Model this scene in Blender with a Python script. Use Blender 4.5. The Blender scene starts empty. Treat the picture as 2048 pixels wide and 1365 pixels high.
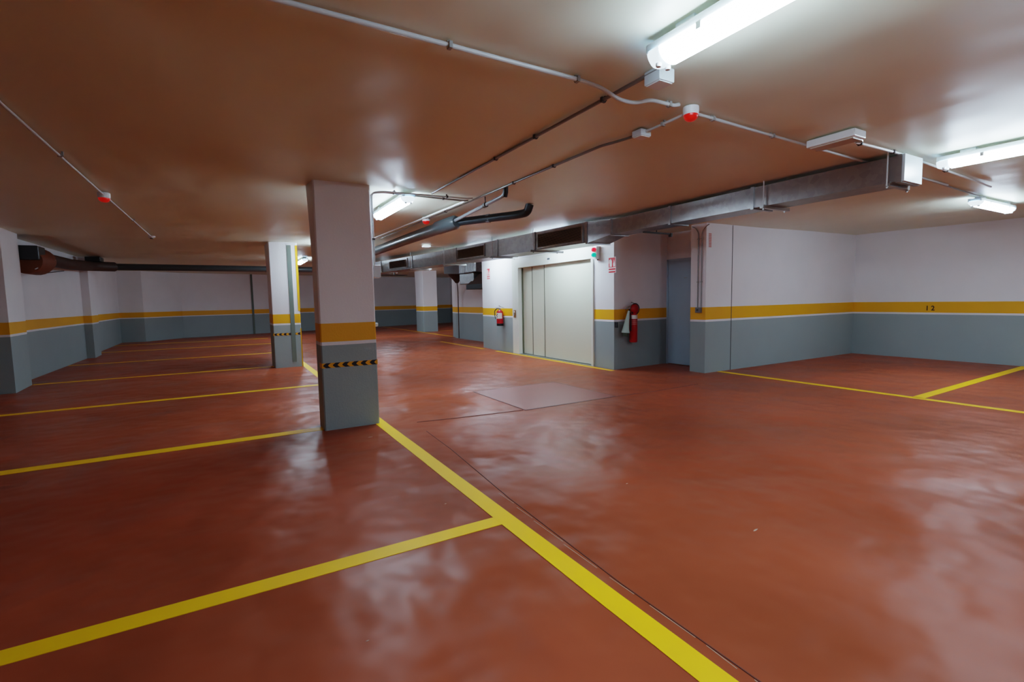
import bpy, bmesh, math, random
from mathutils import Vector, Matrix, noise
random.seed(7)
PI = math.pi
scene = bpy.context.scene
col = scene.collection

# ------------------------------------------------------------------ materials
def new_mat(name):
    m = bpy.data.materials.new(name); m.use_nodes = True
    nt = m.node_tree
    return m, nt, nt.nodes['Principled BSDF']

def lin(c):
    return tuple(((v/255)/12.92 if v/255 <= .04045 else ((v/255+.055)/1.055)**2.4) for v in c) + (1,)

def simple(name, rgb, rough=.5, metal=0, noise_amt=.06, scale=12, bump=.0, emit=None, spec=.5):
    """paint or plastic with slight procedural mottling; rgb given in sRGB 0-255"""
    m, nt, b = new_mat(name)
    c = lin(rgb)
    tc = nt.nodes.new('ShaderNodeTexCoord')
    nz = nt.nodes.new('ShaderNodeTexNoise'); nz.inputs['Scale'].default_value = scale
    nz.inputs['Detail'].default_value = 4
    nt.links.new(tc.outputs['Object'], nz.inputs['Vector'])
    mix = nt.nodes.new('ShaderNodeMix'); mix.data_type = 'RGBA'
    mix.inputs[6].default_value = tuple(v*(1-noise_amt) for v in c[:3])+(1,)
    mix.inputs[7].default_value = tuple(min(1, v*(1+noise_amt)) for v in c[:3])+(1,)
    nt.links.new(nz.outputs['Fac'], mix.inputs[0])
    nt.links.new(mix.outputs[2], b.inputs['Base Color'])
    b.inputs['Roughness'].default_value = rough
    b.inputs['Metallic'].default_value = metal
    b.inputs['Specular IOR Level'].default_value = spec
    if bump:
        bp = nt.nodes.new('ShaderNodeBump'); bp.inputs['Strength'].default_value = bump
        bp.inputs['Distance'].default_value = .01
        nt.links.new(nz.outputs['Fac'], bp.inputs['Height'])
        nt.links.new(bp.outputs['Normal'], b.inputs['Normal'])
    if emit:
        b.inputs['Emission Color'].default_value = lin(rgb) if emit is True else emit[0]
        b.inputs['Emission Strength'].default_value = 1 if emit is True else emit[1]
    return m

YEL = (232, 168, 0); GREY = (145, 159, 160); WHITE = (228, 226, 228)

def wall_paint(name, z_grey=.868, z_white=.905, z_yel=1.09):
    """white wall with grey dado, thin white line and yellow band, switched by height"""
    m, nt, b = new_mat(name)
    N = nt.nodes; L = nt.links
    geo = N.new('ShaderNodeNewGeometry')
    sep = N.new('ShaderNodeSeparateXYZ'); L.new(geo.outputs['Position'], sep.inputs[0])
    wob = N.new('ShaderNodeTexNoise'); wob.inputs['Scale'].default_value = 3
    L.new(geo.outputs['Position'], wob.inputs['Vector'])
    wm = N.new('ShaderNodeMath'); wm.operation = 'MULTIPLY_ADD'
    wm.inputs[1].default_value = .006; L.new(wob.outputs['Fac'], wm.inputs[0]); L.new(sep.outputs['Z'], wm.inputs[2])
    ramp = N.new('ShaderNodeValToRGB'); cr = ramp.color_ramp; cr.interpolation = 'CONSTANT'
    dv = N.new('ShaderNodeMath'); dv.operation = 'DIVIDE'; dv.inputs[1].default_value = 3.0
    L.new(wm.outputs[0], dv.inputs[0]); L.new(dv.outputs[0], ramp.inputs[0])
    off = .003
    cr.elements[0].position = 0; cr.elements[0].color = lin(GREY)
    cr.elements[1].position = (z_grey+off)/3; cr.elements[1].color = lin(WHITE)
    e = cr.elements.new((z_white+off)/3); e.color = lin(YEL)
    e = cr.elements.new((z_yel+off)/3); e.color = lin(WHITE)
    mot = N.new('ShaderNodeTexNoise'); mot.inputs['Scale'].default_value = 1.7; mot.inputs['Detail'].default_value = 5
    L.new(geo.outputs['Position'], mot.inputs['Vector'])
    mr = N.new('ShaderNodeMapRange'); mr.inputs[3].default_value = .93; mr.inputs[4].default_value = 1.04
    L.new(mot.outputs['Fac'], mr.inputs[0])
    vm = N.new('ShaderNodeVectorMath'); vm.operation = 'SCALE'
    L.new(ramp.outputs[0], vm.inputs[0]); L.new(mr.outputs[0], vm.inputs['Scale'])
    L.new(vm.outputs[0], b.inputs['Base Color'])
    b.inputs['Roughness'].default_value = .55
    fine = N.new('ShaderNodeTexNoise'); fine.inputs['Scale'].default_value = 60
    L.new(geo.outputs['Position'], fine.inputs['Vector'])
    bp = N.new('ShaderNodeBump'); bp.inputs['Strength'].default_value = .12; bp.inputs['Distance'].default_value = .01
    L.new(fine.outputs['Fac'], bp.inputs['Height']); L.new(bp.outputs['Normal'], b.inputs['Normal'])
    return m

def floor_mat():
    m, nt, b = new_mat('red_floor_paint'); N = nt.nodes; L = nt.links
    geo0 = N.new('ShaderNodeNewGeometry'); mpf = N.new('ShaderNodeMapping'); mpf.inputs['Location'].default_value = (3.3, 1.7, .53); L.new(geo0.outputs['Position'], mpf.inputs['Vector'])
    n1 = N.new('ShaderNodeTexNoise'); n1.inputs['Scale'].default_value = .55; n1.inputs['Detail'].default_value = 4
    n1.inputs['Distortion'].default_value = 0.0
    L.new(mpf.outputs[0], n1.inputs['Vector'])
    ramp = N.new('ShaderNodeValToRGB'); cr = ramp.color_ramp
    cr.elements[0].position = .32; cr.elements[0].color = lin((140, 72, 46))
    cr.elements[1].position = .68; cr.elements[1].color = lin((166, 84, 56))
    L.new(n1.outputs['Fac'], ramp.inputs[0]); L.new(ramp.outputs[0], b.inputs['Base Color'])
    n2 = N.new('ShaderNodeTexNoise'); n2.inputs['Scale'].default_value = 1.1; n2.inputs['Detail'].default_value = 3
    n2.inputs['Distortion'].default_value = 0; n2.inputs['Roughness'].default_value = .45
    L.new(mpf.outputs[0], n2.inputs['Vector'])
    bp = N.new('ShaderNodeBump'); bp.inputs['Strength'].default_value = 1; bp.inputs['Distance'].default_value = .13
    L.new(n2.outputs['Fac'], bp.inputs['Height'])
    n3 = N.new('ShaderNodeTexNoise'); n3.inputs['Scale'].default_value = 90; n3.inputs['Detail'].default_value = 2
    L.new(mpf.outputs[0], n3.inputs['Vector'])
    bp2 = N.new('ShaderNodeBump'); bp2.inputs['Strength'].default_value = .25; bp2.inputs['Distance'].default_value = .002
    L.new(n3.outputs['Fac'], bp2.inputs['Height']); L.new(bp.outputs['Normal'], bp2.inputs['Normal'])
    L.new(bp.outputs['Normal'], b.inputs['Normal'])
    n4 = N.new('ShaderNodeTexNoise'); n4.inputs['Scale'].default_value = 1.1; n4.inputs['Detail'].default_value = 3
    L.new(mpf.outputs[0], n4.inputs['Vector'])
    mr = N.new('ShaderNodeMapRange'); mr.inputs[1].default_value = .3; mr.inputs[2].default_value = .7
    mr.inputs[3].default_value = .29; mr.inputs[4].default_value = .44
    L.new(n4.outputs['Fac'], mr.inputs[0]); L.new(mr.outputs[0], b.inputs['Roughness'])
    b.inputs['Specular IOR Level'].default_value = .12
    return m

def ceiling_mat():
    m, nt, b = new_mat('ceiling_paint'); N = nt.nodes; L = nt.links
    geo = N.new('ShaderNodeNewGeometry')
    n1 = N.new('ShaderNodeTexNoise'); n1.inputs['Scale'].default_value = 1.2; n1.inputs['Detail'].default_value = 3
    L.new(geo.outputs['Position'], n1.inputs['Vector'])
    ramp = N.new('ShaderNodeValToRGB'); cr = ramp.color_ramp
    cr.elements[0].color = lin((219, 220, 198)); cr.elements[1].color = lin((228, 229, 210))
    L.new(n1.outputs['Fac'], ramp.inputs[0]); L.new(ramp.outputs[0], b.inputs['Base Color'])
    b.inputs['Roughness'].default_value = .42
    mp = N.new('ShaderNodeMapping'); mp.inputs['Scale'].default_value = (1.6, 1.0, 1.0)
    L.new(geo.outputs['Position'], mp.inputs['Vector'])
    n2 = N.new('ShaderNodeTexNoise'); n2.inputs['Scale'].default_value = 1.0; n2.inputs['Detail'].default_value = 1
    L.new(mp.outputs[0], n2.inputs['Vector'])
    bp = N.new('ShaderNodeBump'); bp.inputs['Strength'].default_value = 1; bp.inputs['Distance'].default_value = .028
    L.new(n2.outputs['Fac'], bp.inputs['Height']); L.new(bp.outputs['Normal'], b.inputs['Normal'])
    return m

def metal_mat():
    m, nt, b = new_mat('galvanised_steel'); N = nt.nodes; L = nt.links
    tc = N.new('ShaderNodeTexCoord')
    v = N.new('ShaderNodeTexVoronoi'); v.inputs['Scale'].default_value = 18
    L.new(tc.outputs['Object'], v.inputs['Vector'])
    ramp = N.new('ShaderNodeValToRGB'); cr = ramp.color_ramp
    cr.elements[0].color = lin((150, 150, 150)); cr.elements[1].color = lin((168, 168, 168))
    L.new(v.outputs['Color'], ramp.inputs[0]); L.new(ramp.outputs[0], b.inputs['Base Color'])
    b.inputs['Metallic'].default_value = 1.0; b.inputs['Roughness'].default_value = .33
    nz = N.new('ShaderNodeTexNoise'); nz.inputs['Scale'].default_value = 2.5
    L.new(tc.outputs['Object'], nz.inputs['Vector'])
    bp = N.new('ShaderNodeBump'); bp.inputs['Strength'].default_value = .35; bp.inputs['Distance'].default_value = .02
    L.new(nz.outputs['Fac'], bp.inputs['Height']); L.new(bp.outputs['Normal'], b.inputs['Normal'])
    return m

LIGHT_COL = (.70, .90, 1.10, 1)
M_wall = wall_paint('wall_paint')
M_wall_r = wall_paint('wall_paint_side', .869, .902, 1.118)
M_floor = floor_mat(); M_cover = simple('cover_paint', (146, 68, 52), .4, spec=.3, scale=2, noise_amt=.12); M_ceil = ceiling_mat(); M_metal = metal_mat()
M_line = simple('yellow_line_paint', (252, 200, 4), .5, spec=.3, bump=.1, scale=5, noise_amt=.05)
M_line_far = simple('yellow_edge_paint', (236, 176, 20), .45)
M_conduit = simple('grey_conduit', (198, 202, 202), .35, noise_amt=.03)
M_conduit_s = simple('steel_conduit', (140, 140, 138), .35, metal=.4)
M_clip = simple('clip_plastic', (150, 150, 146), .5)
M_clip_d = simple('dark_clip', (60, 56, 52), .5)
M_wht = simple('white_plastic', (226, 228, 228), .35, noise_amt=.02)
M_wht_lit = simple('fixture_body', (214, 224, 228), .3, noise_amt=.02)
M_clearcap = simple('clear_end_plastic', (188, 212, 226), .3, noise_amt=.04, emit=((.62, .80, .95, 1), .45))
M_diff = simple('lit_diffuser', (240, 246, 248), .3, emit=(LIGHT_COL, 11.0))
M_tube = simple('lit_tube', (240, 246, 248), .3, emit=(LIGHT_COL, 14.0))
M_red = simple('alarm_red', (200, 24, 16), .3, emit=((.8, .02, .01, 1), .04))
M_extred = simple('extinguisher_red', (168, 10, 20), .3)
M_black = simple('black_rubber', (24, 24, 26), .5)
M_label = simple('label_white', (222, 220, 216), .5)
M_steel = simple('bare_steel', (170, 172, 170), .3, metal=.8)
M_horn = simple('horn_green_grey', (176, 200, 192), .35)
M_pvc = simple('dark_pvc', (66, 72, 74), .3, noise_amt=.08, spec=.6)
M_pvc_black = simple('black_pvc', (38, 44, 48), .35)
M_pvc_grey = simple('grey_pvc', (118, 120, 124), .3)
M_ambient_brown = simple('ambient_brown', (122, 62, 30), .6, noise_amt=.25, scale=7)  # brown of the ambient light put into the coupling's colour
M_brown = simple('brown_duct', (74, 56, 50), .55, noise_amt=.2, scale=6)
M_door = simple('grey_blue_door', (164, 184, 198), .45, noise_amt=.02)
M_lift = simple('lift_cream', (206, 208, 190), .4, noise_amt=.015)
M_liftf = simple('lift_frame_cream', (214, 216, 206), .4, noise_amt=.015)
M_dark = simple('dark_recess', (20, 20, 22), .8)
M_grille = simple('grille_grey', (158, 146, 130), .5)
M_haz_y = simple('tape_yellow', (226, 160, 8), .4)
M_haz_k = simple('tape_black', (22, 22, 36), .4)
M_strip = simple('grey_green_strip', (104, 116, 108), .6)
M_signr = simple('sign_red', (206, 22, 34), .4)
M_pink = simple('faded_pink', (196, 128, 124), .6)
M_green = simple('signal_green', (0, 150, 122), .3, emit=((0, .35, .25, 1), .2))
M_sred = simple('signal_red', (214, 30, 44), .3, emit=((.7, .02, .04, 1), .2))
M_groove = simple('joint_dark', (98, 48, 36), .6)
M_wgroove = simple('wall_joint_dark', (66, 68, 68), .7)
M_chip = simple('chipped_paint', (196, 176, 160), .6)
M_seal = simple('olive_seal', (96, 98, 78), .6)
M_brownbox = simple('brown_button_plate', (130, 92, 54), .4)
M_ink = simple('black_ink', (46, 22, 10), .6)

# ------------------------------------------------------------------ mesh helpers
def link(name, bm, mats, parent=None, smooth=False):
    me = bpy.data.meshes.new(name)
    bmesh.ops.recalc_face_normals(bm, faces=bm.faces)
    bm.to_mesh(me); bm.free()
    for m in (mats if isinstance(mats, (list, tuple)) else [mats]): me.materials.append(m)
    if smooth:
        for p in me.polygons: p.use_smooth = True
        try: me.set_sharp_from_angle(angle=math.radians(38))
        except Exception: pass
    o = bpy.data.objects.new(name, me); col.objects.link(o)
    if parent:
        o.parent = parent
        o.matrix_parent_inverse = Matrix.Translation(parent.location).inverted()
    return o

def box(bm, x0, x1, y0, y1, z0, z1, mi=0, bevel=0):
    v = [bm.verts.new((x, y, z)) for x in (x0, x1) for y in (y0, y1) for z in (z0, z1)]
    fs = []
    for f in ((0,1,3,2),(4,6,7,5),(0,4,5,1),(2,3,7,6),(0,2,6,4),(1,5,7,3)):
        fc = bm.faces.new([v[i] for i in f]); fc.material_index = mi; fs.append(fc)
    if bevel:
        es = list({e for f in fs for e in f.edges})
        r = bmesh.ops.bevel(bm, geom=es, offset=bevel, segments=2, affect='EDGES', profile=.6)
        for f in r['faces']: f.material_index = mi
    return v

def tube(bm, pts, r, seg=12, mi=0, caps=True, radii=None):
    pts = [Vector(p) for p in pts]; rings = []
    up = None
    for i, p in enumerate(pts):
        d = (pts[min(i+1, len(pts)-1)]-pts[max(i-1, 0)]).normalized()
        if up is None:
            up = Vector((0, 0, 1)) if abs(d.z) < .9 else Vector((1, 0, 0))
        a = d.cross(up).normalized(); b_ = a.cross(d).normalized(); up = b_
        rr = radii[i] if radii else r
        rings.append([bm.verts.new(p + (a*math.cos(t)+b_*math.sin(t))*rr) for t in [2*PI*k/seg for k in range(seg)]])
    for A, B in zip(rings, rings[1:]):
        for k in range(seg):
            f = bm.faces.new((A[k], A[(k+1) % seg], B[(k+1) % seg], B[k])); f.material_index = mi
    if caps:
        for R_ in (rings[0], rings[-1]):
            f = bm.faces.new(R_); f.material_index = mi

def fillet(pts, r=.08, n=6):
    """round the corners of a polyline"""
    pts = [Vector(p) for p in pts]; out = [pts[0]]
    for a, b, c in zip(pts, pts[1:], pts[2:]):
        u = (a-b); w = (c-b); k = min(r, u.length*.45, w.length*.45)
        s = b+u.normalized()*k; e = b+w.normalized()*k
        for i in range(n+1):
            t = i/n; out.append(s*(1-t)**2 + b*2*t*(1-t) + e*t*t)
    out.append(pts[-1]); return out

def lathe(bm, prof, seg=24, mi=0, mat=Matrix.Identity(4)):
    """prof: list of (r, z)"""
    rings = []
    for r, z in prof:
        if r < 1e-5: rings.append([bm.verts.new(mat @ Vector((0, 0, z)))])
        else: rings.append([bm.verts.new(mat @ Vector((r*math.cos(2*PI*k/seg), r*math.sin(2*PI*k/seg), z))) for k in range(seg)])
    for A, B in zip(rings, rings[1:]):
        for k in range(seg):
            a = [A[0]] if len(A) == 1 else [A[k], A[(k+1) % seg]]
            b = [B[0]] if len(B) == 1 else [B[(k+1) % seg], B[k]]
            if len(a)+len(b) < 3: continue
            f = bm.faces.new(a+b); f.material_index = mi

def empty(name, loc, label=None, cat=None, group=None):
    o = bpy.data.objects.new(name, None); col.objects.link(o); o.location = loc
    o.empty_display_size = .1
    tag(o, label, cat, group); return o

def tag(o, label=None, cat=None, group=None, kind=None):
    if label: o['label'] = label
    if cat: o['category'] = cat
    if group: o['group'] = group
    if kind: o['kind'] = kind
    return o

def ceil_z(x, y):
    z = 2.492 + .0075*max(0, y-4) + .010*max(0, x-6)
    return z

def bulge(x, y):
    k = noise.noise(Vector((x*.55, y*.42, 3.1)))*.016 + noise.noise(Vector((x*1.3, y*1.0, 8.2)))*.006
    return k

# ------------------------------------------------------------------ room shell
X0, X1, Y0, Y1 = -5.3, 12.4, -4.3, 28.6
bm = bmesh.new()
box(bm, X0, X1, Y0, Y1, -.12, 0)
floor = link('floor', bm, M_floor); tag(floor, 'glossy brick red painted concrete garage floor', 'floor', kind='structure')

bm = bmesh.new()
nx, ny = 90, 150; g = []
for i in range(nx+1):
    row = []
    for j in range(ny+1):
        x = X0+(X1-X0)*i/nx; y = Y0+(Y1-Y0)*j/ny
        row.append(bm.verts.new((x, y, ceil_z(x, y)+bulge(x, y)+.006)))
    g.append(row)
for i in range(nx):
    for j in range(ny):
        bm.faces.new((g[i][j], g[i+1][j], g[i+1][j+1], g[i][j+1]))
ceiling = link('ceiling', bm, M_ceil, smooth=True); tag(ceiling, 'uneven white plastered ceiling tinted brown by the red floor', 'ceiling', kind='structure')

def wall(name, pts, mat, label, th=.14, side=1, z1=2.86):
    """continuous wall along a polyline; thickness grows to the side away from the room"""
    P = [Vector((p[0], p[1])) for p in pts]; off = []
    for i, p in enumerate(P):
        ns = []
        if i > 0: d = (p-P[i-1]).normalized(); ns.append(Vector((d.y, -d.x)))
        if i < len(P)-1: d = (P[i+1]-p).normalized(); ns.append(Vector((d.y, -d.x)))
        n = sum(ns, Vector((0, 0))).normalized()
        n = n/max(.4, n.dot(ns[0])); off.append(p+n*th*side)
    bm = bmesh.new()
    zs = [-.02] + [z1*k/12 for k in range(1, 13)]
    def ring(Q): return [[bm.verts.new((q.x, q.y, z)) for z in zs] for q in Q]
    A, B = ring(P), ring(off)
    for i in range(len(P)-1):
        for k in range(len(zs)-1):
            bm.faces.new((A[i][k], A[i+1][k], A[i+1][k+1], A[i][k+1]))
            bm.faces.new((B[i][k], B[i][k+1], B[i+1][k+1], B[i+1][k]))
        bm.faces.new((A[i][0], B[i][0], B[i+1][0], A[i+1][0])); bm.faces.new((A[i][-1], A[i+1][-1], B[i+1][-1], B[i][-1]))
    for i in (0, len(P)-1):
        for k in range(len(zs)-1): bm.faces.new((A[i][k], A[i][k+1], B[i][k+1], B[i][k]))
    o = link(name, bm, mat); tag(o, label, 'wall', kind='structure'); return o

wall('wall_left', [(-5.2, -4.2), (-5.2, 10.34), (-2.91, 10.34), (-2.97, 11.3), (-3.2, 11.34), (-3.2, 16.32), (-3.04, 16.34), (-3.08, 17.3), (-3.3, 17.5),
      (-3.42, 22.6), (-2.7, 22.6)], M_wall, 'left garage wall stepping around shallow piers', side=-1)
wall('wall_far', [(-2.7, 22.6), (-1.6, 24.0), (3.6, 25.5), (11.8, 27.7)], M_wall, 'far end wall beyond the columns', side=-1)
wall('wall_corridor', [(11.8, 27.7), (11.8, 16.6), (7.15, 16.6), (6.95, 15.85), (6.95, 12.12), (6.12, 12.1), (6.03, 11.12), (6.03, 10.26)], M_wall, 'stepped wall past the lift shaft', side=-1)
wall('wall_lift', [(6.03, 7.23), (6.03, 6.68), (7.45, 6.74)], M_wall, 'lift shaft corner wall with extinguisher', side=-1)
wall('wall_right', [(7.45, 5.8), (6.95, 5.76), (6.95, 5.45), (11.82, 5.45), (11.82, -4.2)], M_wall_r, 'right bay walls and nib', side=-1, th=.1)
wall('wall_behind', [(11.82, -4.2), (-5.2, -4.2)], M_wall, 'wall behind the viewpoint', side=-1)
# wall above lift opening (over the frame)
bm = bmesh.new(); box(bm, 6.03, 6.17, 7.23, 10.26, 2.28, 2.86)
tag(link('wall_lift_lintel', bm, M_wall), 'white strip of wall over the lift frame', 'wall', kind='structure')
# recess back wall around steel door
bm = bmesh.new(); box(bm, 7.45, 7.59, 5.7, 6.86, 2.02, 2.86); box(bm, 7.45, 7.59, 5.66, 5.84, 0, 2.02); box(bm, 7.56, 7.6, 5.7, 6.86, 0, 2.02)
tag(link('wall_recess', bm, M_wall), 'recess wall over the grey door', 'wall', kind='structure')

# ------------------------------------------------------------------ grey service door
d = empty('door_2', (7.45, 6.3, 0), 'flat grey blue steel door in the recess beside the lift', 'door'); d['kind'] = 'structure'
bm = bmesh.new(); box(bm, 7.455, 7.5, 5.86, 6.72, .01, 2.0, bevel=.003); link('leaf', bm, M_door, d)
bm = bmesh.new()
box(bm, 7.44, 7.52, 6.705, 6.745, 0, 2.03); box(bm, 7.44, 7.52, 5.83, 5.87, 0, 2.03); box(bm, 7.44, 7.52, 5.83, 6.745, 1.995, 2.03)
link('frame', bm, M_door, d)
bm = bmesh.new(); box(bm, 7.447, 7.457, 6.27, 6.33, 1.655, 1.668); link('number_plate', bm, M_steel, d)
bm = bmesh.new(); box(bm, 7.444, 7.457, 5.9, 5.94, .95, 1.12, bevel=.004); tube(bm, fillet([(7.45, 5.92, 1.06), (7.40, 5.92, 1.06), (7.40, 6.04, 1.06)], .02), .009)
link('handle', bm, M_steel, d, True)

# ------------------------------------------------------------------ lift door
d = empty('door_1', (6.03, 8.7, 0), 'wide cream sliding lift door with telescopic panels', 'lift door'); d['kind'] = 'structure'
bm = bmesh.new()
box(bm, 6.0, 6.14, 7.23, 10.26, 2.06, 2.285)          # header
box(bm, 6.0, 6.14, 9.98, 10.26, 0, 2.06)              # wide jamb
box(bm, 6.0, 6.14, 7.23, 7.29, 0, 2.06)
box(bm, 5.992, 6.0, 7.23, 10.26, 2.275, 2.29)
link('frame', bm, M_liftf, d)
for (a, b_, xx) in ((7.29, 9.03, 6.09), (9.03, 9.56, 6.11), (9.56, 9.98, 6.13)):
    bm = bmesh.new(); box(bm, xx, xx+.03, a, b_-.026, .02, 2.06, bevel=.003); link('door_panel', bm, M_lift, d)
bm = bmesh.new(); box(bm, 6.086, 6.091, 8.985, 9.006, .02, 2.06); box(bm, 6.106, 6.111, 9.512, 9.534, .02, 2.06); box(bm, 6.10, 6.13, 9.955, 9.985, .02, 2.06); link('panel_seal', bm, M_seal, d)
bm = bmesh.new(); box(bm, 6.15, 6.17, 7.2, 10.2, 0, 2.2); link('dark_reveal', bm, M_dark, d)
bm = bmesh.new(); box(bm, 5.985, 6.15, 7.25, 10.22, 0, .012); link('sill', bm, M_steel, d)
bm = bmesh.new(); box(bm, 5.994, 6.0, 8.62, 8.76, 2.135, 2.2, bevel=.003); 
o = link('floor_indicator', bm, M_wht, d)
bm = bmesh.new(); box(bm, 5.990, 5.995, 8.645, 8.735, 2.15, 2.187); link('display', bm, M_pvc, o)

bp = empty('call_button_panel', (6.03, 10.2, .97), 'small brown and steel call button plate beside the lift frame', 'button')
bm = bmesh.new(); box(bm, 5.985, 6.0, 10.10, 10.19, .88, 1.06, bevel=.004); link('plate', bm, M_brownbox, bp)
bm = bmesh.new(); lathe(bm, [(0, .012), (.014, .012), (.016, 0)], 16, 0, Matrix.Translation((5.985, 10.145, .96)) @ Matrix.Rotation(-PI/2, 4, 'Y')); link('button', bm, M_steel, bp)
bm = bmesh.new(); box(bm, 5.981, 5.986, 10.12, 10.17, 1.0, 1.04); link('display', bm, M_label, bp)

# ------------------------------------------------------------------ hazard tape
def hazard(parent, x0, x1, y, z0, z1, n, yside=None, depth=.12):
    """chevron tape lying on the -Y face, wrapped a little round the left side"""
    bm = bmesh.new(); t = .002
    box(bm, x0-t, x1+t, y-t, y+.001, z0, z1, 0)
    if depth: box(bm, x0-t, x0+.001, y-t, y+depth, z0, z1, 0)
    w = (x1-x0)/n; h = (z1-z0)/2; zc = (z0+z1)/2
    for i in range(n):
        xa = x0+i*w+.012; tip = w*.32; thick = w*.52
        S = 6
        top = []; bot = []
        for k in range(-S, S+1):
            q = k/S; xx = xa + tip*(abs(q)**1.5)
            z = zc+q*h
            top.append((xx, z)); bot.append((xx+thick, z))
        for k in range(2*S):
            v = [bm.verts.new((min(p[0], x1), y-t-.0008, p[1])) for p in (top[k], bot[k], bot[k+1], top[k+1])]
            f = bm.faces.new(v); f.material_index = 1
    return link('hazard_tape', bm, [M_haz_y, M_haz_k], parent)

# ------------------------------------------------------------------ pillars
def pillar(loc, x0, x1, y0, y1, label, chamfer=.012):
    p = empty('concrete_pillar', loc, label, 'pillar')
    bm = bmesh.new(); c = chamfer
    prof = [(x0+c, y0), (x1-c, y0), (x1, y0+c), (x1, y1-c), (x1-c, y1), (x0+c, y1), (x0, y1-c), (x0, y0+c)]
    zs = [0, .6, 1.2, 1.8, 2.1, 2.3, 2.4, 2.6, 2.72]
    R = []
    for z in zs:
        # plaster swells slightly under the ceiling on the left edge
        k = max(0, (z-1.9))*.035
        R.append([bm.verts.new((px_-(k if px_ < (x0+x1)/2 and py_ > y0+.02 else 0)*1.0, py_, z)) for px_, py_ in prof])
    for A, B in zip(R, R[1:]):
        for i in range(8): bm.faces.new((A[i], A[(i+1) % 8], B[(i+1) % 8], B[i]))
    bm.faces.new(R[0]); bm.faces.new(R[-1])
    link('shaft', bm, M_wall, p, False)
    return p

p1 = pillar((1.07, 5.3, 0), .79, 1.35, 5.19, 5.5, 'nearest painted pillar with chevron tape and a conduit down its side')
hazard(p1, .79, 1.35, 5.19, .645, .695, 6)
p2 = pillar((1.03, 11.2, 0), .775, 1.30, 10.95, 11.75, 'second pillar with grey vertical strip and yellow corner edge')
hazard(p2, .775, 1.30, 10.95, .665, .712, 6, depth=.1)
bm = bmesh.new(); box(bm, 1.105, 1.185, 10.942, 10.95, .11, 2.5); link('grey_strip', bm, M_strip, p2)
bm = bmesh.new(); box(bm, 1.262, 1.304, 10.944, 10.952, 1.16, 2.5); box(bm, 1.30, 1.306, 10.944, 11.0, 1.16, 2.5); box(bm, 1.285, 1.306, 10.944, 10.952, 0, .80); box(bm, 1.30, 1.306, 10.944, 11.0, 0, .80)
link('corner_edge_stripe', bm, M_line_far, p2)
p3 = pillar((7.55, 20.3, 0), 7.27, 7.92, 20.03, 20.95, 'distant pillar standing beyond the lift shaft')

# ------------------------------------------------------------------ painted floor lines
def line(name, x0, x1, y0, y1, label, mat=None, group=None, skew=0):
    bm = bmesh.new(); t = .0025
    n = max(2, int(max(x1-x0, y1-y0)/.25)); 
    along_y = (y1-y0) > (x1-x0); A = []
    for i in range(n+1):
        q = i/n; j1 = noise.noise(Vector((q*n*.6, x0*3, y0)))*.003; j2 = noise.noise(Vector((q*n*.6, x0*3+9, y0)))*.003
        if along_y: y = y0+(y1-y0)*q; s = skew*q; a, b_ = (x0+j1+s, y), (x1+j2+s, y)
        else: x = x0+(x1-x0)*q; s = skew*q; a, b_ = (x, y1+j1+s), (x, y0+j2+s)
        A.append([bm.verts.new((a[0], a[1], t)), bm.verts.new((b_[0], b_[1], t)), bm.verts.new((b_[0], b_[1], .0)), bm.verts.new((a[0], a[1], .0))])
    for P, Q in zip(A, A[1:]):
        for k in range(4): bm.faces.new((P[k], P[(k+1) % 4], Q[(k+1) % 4], Q[k]))
    bm.faces.new(A[0]); bm.faces.new(A[-1])
    return tag(link(name, bm, mat or M_line), label, 'painted line', group)

line('floor_line', 1.305, 1.418, -4.0, 17.5, 'long thick yellow line running from the foreground past both pillars')
bays = [(2.40, 2.508, -5.1, 1.306, 'yellow bay line joining the long line in the foreground'),
        (5.25, 5.385, -5.1, .79, 'yellow bay line ending at the foot of the nearest pillar'),
        (8.19, 8.31, -5.1, 1.306, 'yellow bay line between the two pillars'),
        (11.25, 11.36, -2.96, .775, 'yellow bay line ending at the second pillar, from the left corner pier'),
        (14.50, 14.61, -3.19, 1.306, 'first thin yellow bay line beyond the second pillar'),
        (18.05, 18.17, -3.3, 1.306, 'second thin yellow bay line beyond the second pillar'),
        (20.95, 21.08, -3.38, 1.306, 'farthest thin yellow bay line by the far wall')]
for a, b_, c, d_, lb in bays: line('floor_line', c, d_, a, b_, lb)
line('floor_line', 7.235, 7.335, -4.1, 5.44, 'thin yellow line in front of the right hand bays', skew=.03)
line('floor_line', 7.33, 11.81, 2.56, 2.68, 'yellow bay divider meeting the right hand wall', skew=.1)
line('floor_line', 5.885, 5.98, 6.6, 11.0, 'narrow orange yellow edge line along the lift threshold', M_line_far)
line('floor_line', 5.89, 5.98, 11.75, 14.8, 'narrow yellow line continuing past the lift shaft corner', M_line_far)
line('floor_line', 7.1, 7.2, 16.65, 26.0, 'faint yellow line passing the distant pillar', M_line_far)
line('floor_line', 7.95, 11.7, 20.15, 20.27, 'faint yellow cross line beside the distant pillar', M_line_far)

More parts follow.
